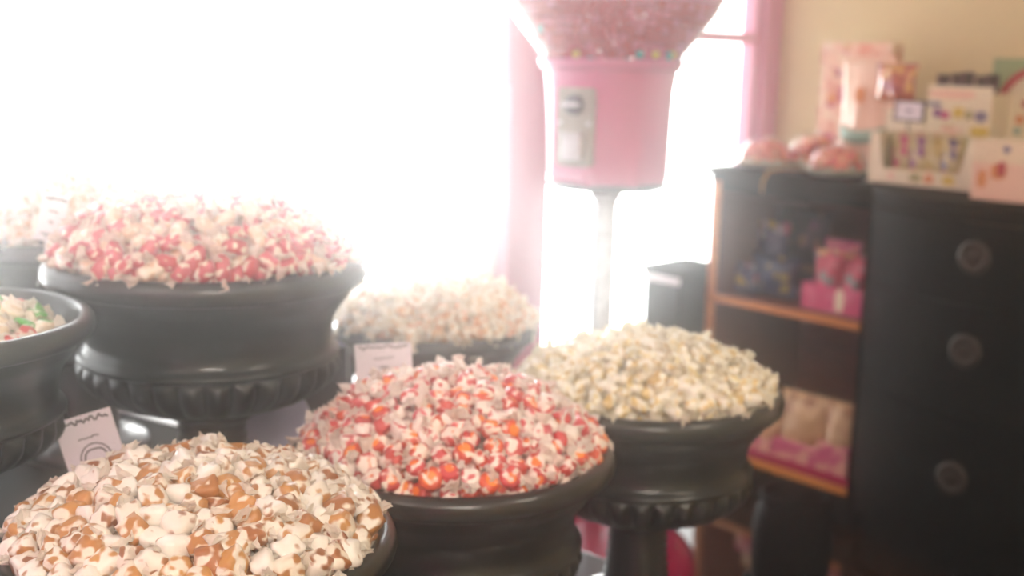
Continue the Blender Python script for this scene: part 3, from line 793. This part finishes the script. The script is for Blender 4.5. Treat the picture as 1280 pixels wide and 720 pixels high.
def bag(x, y, z, w, d, h, m, label, group=None, seed=0, yaw=0, lean=0, band=None, name='sweet_bag', cat='bag', roll=0):
    e = item(name, x, y, z, label, cat, group, yaw)
    bm = bmesh.new(); pillow(bm, w, d, h, seed)
    o = bm_obj('pouch', bm, m, e, smooth=True); o.rotation_euler = (lean, roll, 0)
    bm = bmesh.new(); n = 18
    vs = [[bm.verts.new((-w/2*1.0+w*i/n, .003*math.sin(i*2.6)+k*.0006, zz)) for i in range(n+1)] for k in (-1, 1) for zz in (h-.004, h+.012)]
    for i in range(n):
        for a, b in ((0, 1), (3, 2), (1, 3), (2, 0)): bm.faces.new((vs[a][i], vs[a][i+1], vs[b][i+1], vs[b][i]))
    o2 = bm_obj('crimped_top', bm, m, e); o2.rotation_euler = (lean, roll, 0)
    if band:
        bm = bmesh.new(); k = 16
        zb = [h*band[0], h*band[1]]
        V = [[bm.verts.new(((u/k-.5)*w*.93, -(d/2)*(math.sin(PI*u/k)**.6)*(math.sin(PI*zz/h)**.5)*1.22-.002, zz - .18*h*math.sin(PI*u/k)*.3)) for u in range(k+1)] for zz in (zb[0], (zb[0]+zb[1])/2, zb[1])]
        for a, b in zip(V, V[1:]):
            for u in range(k): bm.faces.new((a[u], a[u+1], b[u+1], b[u]))
        o3 = bm_obj('printed_band', bm, band[2], e, smooth=True); o3.rotation_euler = (lean, roll, 0)
        sm = o3.modifiers.new('t', 'SOLIDIFY'); sm.thickness = .001
    return e
M['box_cream'] = mat('box_cream', '#ebe0c2', rough=.5, var=.05)
M['box_pink'] = mat('box_pink', '#edc4ac', rough=.5, var=.06)
M['box_print'] = blotch('box_print', [(0, '#e9bfa6'), (.45, '#ecd0b4'), (.7, '#dd9a80'), (.85, '#c76a7a')], 26)
M['floral'] = blotch('floral_print', [(0, '#eec6ae'), (.5, '#f0d8c0'), (.78, '#e2967c'), (.9, '#b85a86'), (.95, '#c8a04a')], 34)
M['teal'] = mat('teal_ink', '#8fb3a0', rough=.5); M['purple'] = mat('purple_ink', '#8a4a86', rough=.5); M['hotpink'] = mat('hot_pink_ink', '#c83a78', rough=.5)
M['yellow'] = mat('yellow_ink', '#d8be4a', rough=.5); M['olive'] = mat('olive_ink', '#a8a264', rough=.5); M['orange'] = mat('orange_ink', '#d98a4a', rough=.5)
M['red'] = mat('red_ink', '#b8303c', rough=.5); M['slate'] = mat('slate_ink', '#76708c', rough=.5)
M['foil'] = blotch('red_gold_foil', [(0, '#b3563f'), (.35, '#c88a3e'), (.6, '#9c3a52'), (.85, '#d9a35a')], 30, rough=.18, coat=.9)
M['choc'] = blotch('dark_wrap', [(0, '#3a2630'), (.4, '#5a3c50'), (.65, '#8c5a60'), (.8, '#c48a70'), (.9, '#2a1c1e')], 60)
M['green_card'] = mat('sage_card', '#93a878', rough=.6, var=.05)
M['cherry'] = mat('cherry_red', '#b8283c', rough=.4, var=.05)
M['filling'] = blotch('coral_sweets', [(0, '#e0705e'), (.4, '#ec8a78'), (.65, '#e8a04a'), (.8, '#eccfa8'), (.92, '#b83a6a')], 70, rough=.4)
M['pale_green'] = mat('pale_green_tray', '#c5cfb4', rough=.5)
ZT = HT
def patch(e, x0, x1, z0, z1, y, m, th=.0007, name='print'):      # flat printed shape on a box face (front at local y)
    bm = bmesh.new(); n = 16; pts = [((x0+x1)/2+(x1-x0)/2*math.copysign(abs(math.cos(a))**.7, math.cos(a)), (z0+z1)/2+(z1-z0)/2*math.copysign(abs(math.sin(a))**.7, math.sin(a))) for a in [2*PI*k/n for k in range(n)]]
    a = [bm.verts.new((x, y-th, z)) for x, z in pts]; b = [bm.verts.new((x, y, z)) for x, z in pts]
    bm.faces.new(a); bm.faces.new(b[::-1])
    for i in range(n): bm.faces.new((a[i], a[(i+1) % n], b[(i+1) % n], b[i]))
    return bm_obj(name, bm, m, e)
# tall pink display carton by the wall
y0 = -.20; x0, x1 = span(1024, 1112, y0, 110); zt_ = on_y(1065, 53, y0).z
e = item('display_carton', (x0+x1)/2, y0, ZT, 'tall pink flowered carton standing against the tan wall', 'carton')
hw = (x1-x0)/2
box('carton', -hw, hw, 0, .07, 0, zt_-ZT, M['box_print'], e, bevel=.003)
box('top_flap', -hw, hw, -.002, .0, zt_-ZT-.03, zt_-ZT, M['floral'], e, bevel=0)
for (u, v, s, mm) in ((-.6, .55, .022, 'orange'), (-.62, .22, .026, 'hotpink'), (-.5, .75, .018, 'floral'), (.3, .8, .02, 'orange'), (-.1, .9, .016, 'floral')):
    patch(e, u*hw-s, u*hw+s, v*(zt_-ZT)-s*.8, v*(zt_-ZT)+s*.8, -.0002, M[mm])
# rounded pouch with the teal band
y1 = -.28; x0, x1 = span(1052, 1118, y1, 110); zh = on_y(1085, 75, y1).z
M['pouch'] = mat('pale_pink_film', '#f0cdb4', rough=.35, coat=.4, var=.06)
pe = bag((x0+x1)/2, y1, ZT+.0, x1-x0, .07, zh-ZT, M['pouch'], 'pale pink pouch with a teal band in front of the flowered carton', seed=2, band=(.30, .42, M['teal']))
patch(pe, -.02, .02, (zh-ZT)*.62, (zh-ZT)*.76, -.046, M['orange'])
# cream block box that carries the glossy bag
y2 = -.36; x0, x1 = span(1108, 1156, y2, 150); z2 = on_y(1130, 128, y2).z
e = item('cream_box', (x0+x1)/2, y2, ZT, 'plain cream box behind the small framed price card', 'box')
hw = (x1-x0)/2; box('carton', -hw, hw, 0, .09, 0, z2-ZT, M['box_cream'], e, bevel=.003); box('lid_flap', -hw-.001, hw+.001, -.0015, .0005, z2-ZT-.02, z2-ZT+.001, M['box_pink'], e, bevel=0)
yb = y2+.02; x0, x1 = span(1096, 1146, yb, 105); zt3 = on_y(1120, 84, yb).z
bag((x0+x1)/2, yb, z2+.001, x1-x0, .075, zt3-z2, M['foil'], 'glossy red and gold foil bag on top of the cream box', seed=5, name='foil_bag')
# upper display tray with header, dark sweets bags in it
y3 = -.38; x0, x1 = span(1158, 1238, y3, 150); z3 = on_y(1180, 107, y3).z; zf = on_y(1180, 140, y3).z
e = item('display_box', (x0+x1)/2, y3, ZT, 'upper cream display box with purple, pink and yellow print', 'box')
hw = (x1-x0)/2
box('front_panel', -hw, hw, 0, .003, 0, z3-ZT, M['box_cream'], e, bevel=0)
box('side_panel', -hw, -hw+.003, .003, .12, 0, z3-ZT-.02, M['box_cream'], e, bevel=0); box('side_panel', hw-.003, hw, .003, .12, 0, z3-ZT-.02, M['box_cream'], e, bevel=0)
box('back_panel', -hw, hw, .12, .123, 0, z3-ZT-.01, M['box_cream'], e, bevel=0); box('bottom', -hw, hw, .003, .12, 0, .003, M['box_cream'], e, bevel=0)
h_ = z3-ZT
def pxpatch(e, y, off, px, py, rx, ry, mm, th=.0002):      # print on a front face at room y
    h1 = on_y(px, py, y); h2 = on_y(px+rx, py, y); h3 = on_y(px, py-ry, y); lc = e.matrix_world.inverted() @ (RM @ h1)
    sx, sz = abs(h2.x-h1.x), abs(h3.z-h1.z)
    return patch(e, lc.x-sx, lc.x+sx, lc.z-sz, lc.z+sz, off, M[mm])
bpy.context.view_layer.update()
for px, py, rx, ry, mm in ((1172, 141, 6, 6, 'purple'), (1181, 144, 6, 5, 'hotpink'), (1198, 141, 7, 7, 'yellow'), (1211, 144, 5, 6, 'olive'), (1226, 146, 8, 7, 'slate'), (1168, 130, 10, 3, 'slate'), (1190, 118, 30, 6, 'box_pink'), (1224, 165, 12, 7, 'yellow'), (1190, 162, 14, 5, 'floral')):
    pxpatch(e, y3, -.0001, px, py, rx, ry, mm)
for k in range(5):
    xx = x0 + (x1-x0)*(.12+.19*k)
    bag(xx, y3+.04+.015*(k % 2), ZT+.01, .045, .035, h_+.012+.01*((k*7) % 3)/2, M['choc'], ['first', 'second', 'third', 'fourth', 'fifth'][k] + ' dark bag from the pouch side, in the upper display box', 'dark bags in the display box', seed=k+3, name='chocolate_bag')
# lower display tray, cut-out front
y4 = -.60; x0, x1 = span(1086, 1224, y4, 200); z4 = on_y(1150, 168, y4).z; zl = on_y(1150, 214, y4).z
e = item('display_tray', (x0+x1)/2, y4, ZT, 'lower cream display tray with a cut-out front at the cabinet edge', 'tray')
hw = (x1-x0)/2; h_ = z4-ZT; lo = zl-ZT
bm = bmesh.new()
pts = [(-hw, 0), (hw, 0), (hw, h_), (hw-.035, h_), (hw-.06, lo), (-hw+.05, lo), (-hw+.03, h_), (-hw, h_)]
a = [bm.verts.new((x, 0, z_)) for x, z_ in pts]; b = [bm.verts.new((x, .003, z_)) for x, z_ in pts]
bm.faces.new(a); bm.faces.new(b[::-1])
for i in range(8): bm.faces.new((a[i], a[(i+1) % 8], b[(i+1) % 8], b[i]))
bm_obj('front_panel', bm, M['box_cream'], e)
box('side_panel', -hw, -hw+.003, .003, .10, 0, h_, M['box_cream'], e, bevel=0); box('side_panel', hw-.003, hw, .003, .10, 0, h_, M['box_cream'], e, bevel=0)
box('bottom', -hw+.003, hw-.003, .003, .10, 0, .003, M['box_cream'], e, bevel=0)
box('header', -hw, hw, .10, .104, 0, h_-.004, M['olive'], e, bevel=0)
for u, sx, mm in ((-.55, .012, 'floral'), (-.1, .02, 'olive'), (.15, .016, 'orange'), (.5, .02, 'yellow')):
    patch(e, u*hw-sx, u*hw+sx, .012, lo-.008, -.0001, M[mm])
for k, (u, mm) in enumerate(((-.52, 'hotpink'), (-.2, 'purple'), (.1, 'olive'), (.38, 'slate'))):
    ww = hw*.5
    M['pk%d' % k] = blotch('printed_pack_%d' % k, [(0, '#b9ab72'), (.35, {'hotpink': '#c04a78', 'purple': '#8a4a86', 'olive': '#b5a050', 'slate': '#76708c'}[mm]), (.6, '#cf9a72'), (.8, '#c9bd94')], 45)
    bag((x0+x1)/2 + u*hw, y4+.045, ZT+.005, ww*.85, .03, h_*.92, M['pk%d' % k], {'hotpink': 'hot pink', 'purple': 'purple', 'olive': 'olive', 'slate': 'slate blue'}[mm] + ' printed sweet packet standing in the lower display tray', 'packets in the lower tray', seed=k+9, name='sweet_packet', cat='packet')
# framed price card
y5 = -.47; x0, x1 = span(1118, 1156, y5, 140); zc0 = on_y(1137, 152, y5).z; zc1 = on_y(1137, 125, y5).z
e = item('framed_price_card', (x0+x1)/2, y5, ZT, 'small framed white price card standing among the boxes', 'price card')
hw = (x1-x0)/2
box('card', -hw+.005, hw-.005, -.002, .002, zc0-ZT+.005, zc1-ZT-.005, M['card'], e, bevel=0)
bm = bmesh.new(); a0, a1 = zc0-ZT, zc1-ZT
add_box(bm, -hw, hw, -.004, .004, a0, a0+.006); add_box(bm, -hw, hw, -.004, .004, a1-.006, a1); add_box(bm, -hw, -hw+.006, -.004, .004, a0, a1); add_box(bm, hw-.006, hw, -.004, .004, a0, a1)
bm_obj('frame', bm, M['brass'], e)
bm = bmesh.new(); tube(bm, [(0, 0, a0), (0, 0, .006)], .0025); add_box(bm, -.02, .02, -.015, .015, 0, .006); bm_obj('stand', bm, M['brass'], e)
patch(e, -.012, .012, (a0+a1)/2-.005, (a0+a1)/2+.005, -.0021, M['slate'])
# sage plate with the red oval
y6 = -.26; x0, _ = span(1238, 1300, y6, 120); x1 = x0+.22; z6 = on_y(1260, 73, y6).z
e = item('oval_sign', (x0+x1)/2, y6, ZT, 'sage green board with a big red oval ring, at the frame edge', 'sign')
hw = .11; h_ = z6-ZT
box('board', -hw, hw, 0, .006, 0, h_, M['green_card'], e, bevel=0)
cx_ = on_y(1290, 150, y6).x-(x0+x1)/2; cz_ = on_y(1290, 142, y6).z-ZT; rx_ = abs(on_y(1243, 150, y6).x-on_y(1290, 150, y6).x); rz_ = on_y(1280, 84, y6).z-ZT-cz_
bm = bmesh.new(); n = 48
def ell(k, s, y): return bm.verts.new((cx_+rx_*s*math.cos(2*PI*k/n), y, cz_+rz_*s*math.sin(2*PI*k/n)))
R4 = [[ell(k, s, y) for k in range(n)] for s, y in ((1, -.001), (1, -.008), (.83, -.008), (.83, -.001))]
for q in range(4):
    for k in range(n): bm.faces.new((R4[q][k], R4[q][(k+1) % n], R4[(q+1) % 4][(k+1) % n], R4[(q+1) % 4][k]))
bm_obj('oval_ring', bm, M['cherry'], e)
bm = bmesh.new(); bm.faces.new([ell(k, .84, -.003) for k in range(n)]); o = bm_obj('oval_field', bm, M['box_cream'], e); sm = o.modifiers.new('t', 'SOLIDIFY'); sm.thickness = .001
for u, v, s, mm in ((-.3, -.15, .014, 'orange'), (-.2, .2, .012, 'red'), (-.35, -.4, .012, 'teal'), (.1, 0, .03, 'floral')):
    patch(e, cx_+u*rx_-s, cx_+u*rx_+s, cz_+v*rz_-s, cz_+v*rz_+s, -.0036, M[mm])
# small white and pink box at the edge
y7 = -.78; x0, _ = span(1216, 1280, y7, 200); x1 = x0+.17; z7 = on_y(1240, 175, y7).z
e = item('gift_box', (x0+x1)/2, y7, ZT, 'small white and pink box with an orange rose at the frame edge', 'box')
hw = (x1-x0)/2; h_ = z7-ZT
box('carton', -hw, hw, 0, .10, 0, h_, M['box_pink'], e, bevel=.003)
bm = bmesh.new(); add_box(bm, -hw-.001, hw+.001, -.001, .101, h_*.62, h_+.001); bm_obj('lid', bm, mat('lid_ivory', '#ead6b6', rough=.5), e, bevel=.002)
patch(e, -.03, .012, h_*.36, h_*.62, -.0012, M['orange']); patch(e, -.012, .012, h_*.42, h_*.66, -.0022, M['red']); patch(e, -.068, -.04, h_*.2, h_*.5, -.0003, M['orange']); patch(e, .0, .02, h_*.8, h_*.92, -.0012, M['slate'])
# three clear domes of coral sweets
def dome_pack(px, yl, Rr, hh, label, seed, tilt=0):
    c = RP(on_y(px, 190, yl).x, yl, ZT)
    e = empty('domed_sweet_pack', c, seed, label, 'sweet pack', 'clear domed packs of coral sweets on the cabinet')
    lathe('tray', [(0, 0), (Rr*.8, 0), (Rr*.95, .012), (Rr*1.08, .018), (Rr*1.10, .021), (Rr*.94, .019), (Rr*.8, .006), (0, .004)], M['pale_green'], e, 60, lambda t, z: 1+.03*math.cos(14*t))
    lathe('clear_dome', [(Rr*.97, .02), (Rr*.95, .03), (Rr*.88, hh*.5), (Rr*.7, hh*.8), (Rr*.4, hh*.96), (0, hh)], M['clear_plastic'], e, 48)
    r_ = random.Random(seed)
    bm = bmesh.new()
    for k in range(70):
        a = r_.uniform(0, 2*PI); q = Rr*.82*math.sqrt(r_.random()); zz = .014 + (hh*.78)*max(0, 1-(q/(Rr*.9))**2)**.7*r_.uniform(.5, 1)
        mx = Matrix.Translation((q*math.cos(a), q*math.sin(a), zz)) @ Euler((r_.uniform(0, 3), r_.uniform(0, 3), 0)).to_matrix().to_4x4() @ Matrix.Diagonal((1.2, .9, .8, 1))
        bmesh.ops.create_icosphere(bm, subdivisions=1, radius=.0155, matrix=mx)
    o = bm_obj('sweets_filling', bm, M['filling'], e, smooth=True); o['kind'] = 'stuff'
    bm = bmesh.new(); tube(bm, [(Rr*.2, -Rr*.2, hh*.93), (Rr*.0, -Rr*.1, hh*1.0), (-Rr*.2, 0, hh*.95)], .004)
    bm_obj('label_strip', bm, M['white_plastic'], e)
dome_pack(958, -.47, .100, .105, 'clear domed pack of coral sweets at the window end of the cabinet', 1)
dome_pack(1018, -.36, .10, .13, 'clear domed pack of coral sweets, taller, behind the other two', 2)
dome_pack(1048, -.52, .098, .10, 'clear domed pack of coral sweets beside the lower display tray', 3)
# gold ribbon over the edge
p0 = onz(995, 198, ZT+.004); p1 = onz(970, 212, ZT+.006)
bm = bmesh.new()
fe = RMI @ onz(975, 214, ZT)
pts = [RM @ Vector(v) for v in ((fe.x+.06, -.50, ZT+.004), (fe.x+.03, -.58, ZT+.012), (fe.x+.01, -.645, ZT+.006), (fe.x, -.66, ZT-.03), (fe.x-.005, -.655, ZT-.07))]
tube(bm, pts, .004); o = bm_obj('ribbon', bm, mat('gold_ribbon', '#c9a25a', rough=.3, metal=.3), smooth=True); props(o, 'gold ribbon hanging over the front edge of the cabinet top', 'ribbon')

# ------------------------------------------------------------------ goods on the shelves
zs1, zs2 = .701, .146
M['blue_pack'] = blotch('blue_yellow_print', [(0, '#3a4568'), (.4, '#59607c'), (.6, '#b09a3a'), (.75, '#b0455e'), (.85, '#a8a0a8')], 30)
M['navy_pack'] = blotch('navy_print', [(0, '#252c46'), (.5, '#3a4468'), (.8, '#8a7a30')], 36)
M['dark_pack'] = blotch('dark_gold_print', [(0, '#2a2628'), (.55, '#3c3038'), (.8, '#7a5a34'), (.92, '#5c3450')], 34)
M['red_pack'] = blotch('red_pink_print', [(0, '#b8324e'), (.45, '#cf5a6e'), (.7, '#d8825a'), (.82, '#8a8a88'), (.9, '#d8a878')], 34)
M['pink_tray'] = blotch('pink_tray_print', [(0, '#cf4a78'), (.6, '#d86a8c'), (.85, '#d8a888')], 26)
M['cream_pack'] = blotch('cream_film', [(0, '#c9a67c'), (.5, '#d8b88e'), (.85, '#b08058')], 30)
M['pink_pack'] = blotch('pink_print', [(0, '#c4507a'), (.5, '#cf7288'), (.75, '#d8a090')], 40)
def shelf_bag(px0, px1, py_top, yl, zs, d, m, label, group, seed, **k):
    a, b = span(px0, px1, yl, (py_top+360)/2); a, b = max(a, .25), min(b, .815); zt_ = on_y((px0+px1)/2, py_top, yl).z
    return bag((a+b)/2, yl, zs, abs(b-a), d, max(.03, zt_-zs-.012), m, label, group, seed, **k)
g1 = 'packets on the upper cabinet shelf'
shelf_bag(902, 948, 328, -.52, zs1, .07, M['blue_pack'], 'blue and yellow packet at the window end of the upper shelf', g1, 1)
shelf_bag(940, 1000, 318, -.50, zs1, .07, M['navy_pack'], 'navy packet with yellow specks in the middle of the upper shelf', g1, 2)
shelf_bag(930, 985, 275, -.40, zs1, .07, M['blue_pack'], 'tall mixed blue packet standing behind on the upper shelf', g1, 4)
shelf_bag(968, 1038, 262, -.30, zs1, .09, M['dark_pack'], 'tall dark gold-printed packet at the back of the upper shelf', g1, 3)
a, b = span(1000, 1094, -.56, 380); b = min(b, .825); ztr = on_y(1050, 360, -.56).z
e = item('sweet_tray', (a+b)/2-.002, -.56, zs1, 'low pink printed carton tray on the upper shelf', 'tray'); hw = (b-a)/2-.006
box('front_panel', -hw, hw, -.002, .002, 0, ztr-zs1, M['pink_tray'], e, bevel=0); box('side_panel', -hw, -hw+.003, .002, .16, 0, ztr-zs1, M['pink_tray'], e, bevel=0); box('side_panel', hw-.003, hw, .002, .16, 0, ztr-zs1, M['pink_tray'], e, bevel=0); box('bottom', -hw, hw, .002, .16, 0, .003, M['pink_tray'], e, bevel=0)
patch(e, 0, .035, .006, ztr-zs1-.004, -.0021, M['box_cream'])
shelf_bag(1018, 1056, 312, -.52, zs1+.004, .05, M['red_pack'], 'red and orange packet standing in the pink tray', g1, 6)
shelf_bag(1050, 1090, 318, -.50, zs1+.004, .05, M['red_pack'], 'deeper red packet in the pink tray beside the divider', g1, 7)
shelf_bag(1030, 1075, 300, -.44, zs1+.004, .05, M['pink_pack'], 'taller pink packet behind the red ones in the pink tray', g1, 8)
# lower shelf
a, b = span(936, 1074, -.605, 585); b = min(b, .822); ztr = on_y(1000, 572, -.625).z
e = item('magenta_tray', (a+b)/2, -.612, zs2+.001, 'flat magenta tray under the cream packets on the lower shelf', 'tray'); hw = (b-a)/2
box('front_panel', -hw, hw, -.002, .002, 0, .028, M['magenta'], e, bevel=0); box('bottom', -hw, hw, .002, .30, 0, .003, M['magenta'], e, bevel=0)
box('side_panel', -hw, -hw+.003, .002, .30, 0, .028, M['magenta'], e, bevel=0); box('side_panel', hw-.003, hw, .002, .30, 0, .028, M['magenta'], e, bevel=0)
g2 = 'cream packets on the lower cabinet shelf'
for i, (px0, px1, pt, pp) in enumerate(((936, 976, 515, 545), (974, 1034, 488, 552), (1030, 1074, 500, 555))):
    yl = -.55
    a, b = span(px0, px1, yl, 550); a, b = max(a, .25), min(b, .815); zt_ = on_y((px0+px1)/2, pt, yl).z; zp = on_y((px0+px1)/2, pp, yl).z
    w_ = (b-a)*1.0
    lab = ['cream packet with a pink foot at the window end of the lower shelf', 'tallest cream packet with a pink foot, middle of the lower shelf', 'cream packet with a pink foot against the lower shelf divider'][i]
    e = bag((a+b)/2, yl, zs2+.004, w_, .09, zt_-zs2-.02, M['cream_pack'], lab, g2, seed=20+i)
    bm = bmesh.new(); add_box(bm, -w_*.47, w_*.47, -.055, .055, 0, max(.04, zp-zs2)); bm_obj('pink_box_foot', bm, M['pink_pack'], e, bevel=.008)

# ------------------------------------------------------------------ low black bench by the window and black pot on the floor
q0 = on_y(826, 333, -.93); 
bx = at(868, 380, 4.2); bl = RMI @ bx
zb = onz(856, 333, 0); hgt = at(868, 341, 4.1).z
e = item('side_table', .085, -.62, 0, 'slim dark side table with a pale stripe between the machine and cabinet', 'table')
box('body', -.08, .08, -.11, .11, .50, hgt-.03, M['cabinet'], e, bevel=.004)
for sx in (-1, 1):
    for sy in (-1, 1): box('leg', sx*.065-.011, sx*.065+.011, sy*.095-.011, sy*.095+.011, 0, .50, M['cabinet'], e, bevel=.002)
box('top', -.085, .085, -.12, .12, hgt-.03, hgt, M['cabinet'], e, bevel=.004)
zsb = at(868, 357, 4.1).z
box('pale_stripe', -.082, .082, -.116, -.108, zsb-.012, zsb+.012, M['white_plastic'], e, bevel=.002)
c = onz(985, 735, 0)
p = empty('round_pot', (c.x, c.y, 0), 0, 'round black pot standing on the floor before the cabinet', 'pot')
lathe('pot', smooth_profile([(0, .0), (.09, .0), (.105, .03), (.115, .12), (.11, .22), (.095, .27), (.10, .285), (.095, .29), (.085, .27), (.085, .05), (0, .04)], 4), M['cabinet'], p, 48)
lathe('saucer', [(0, 0), (.12, 0), (.135, .012), (.12, .012), (.10, .004)], M['cabinet'], p, 48)
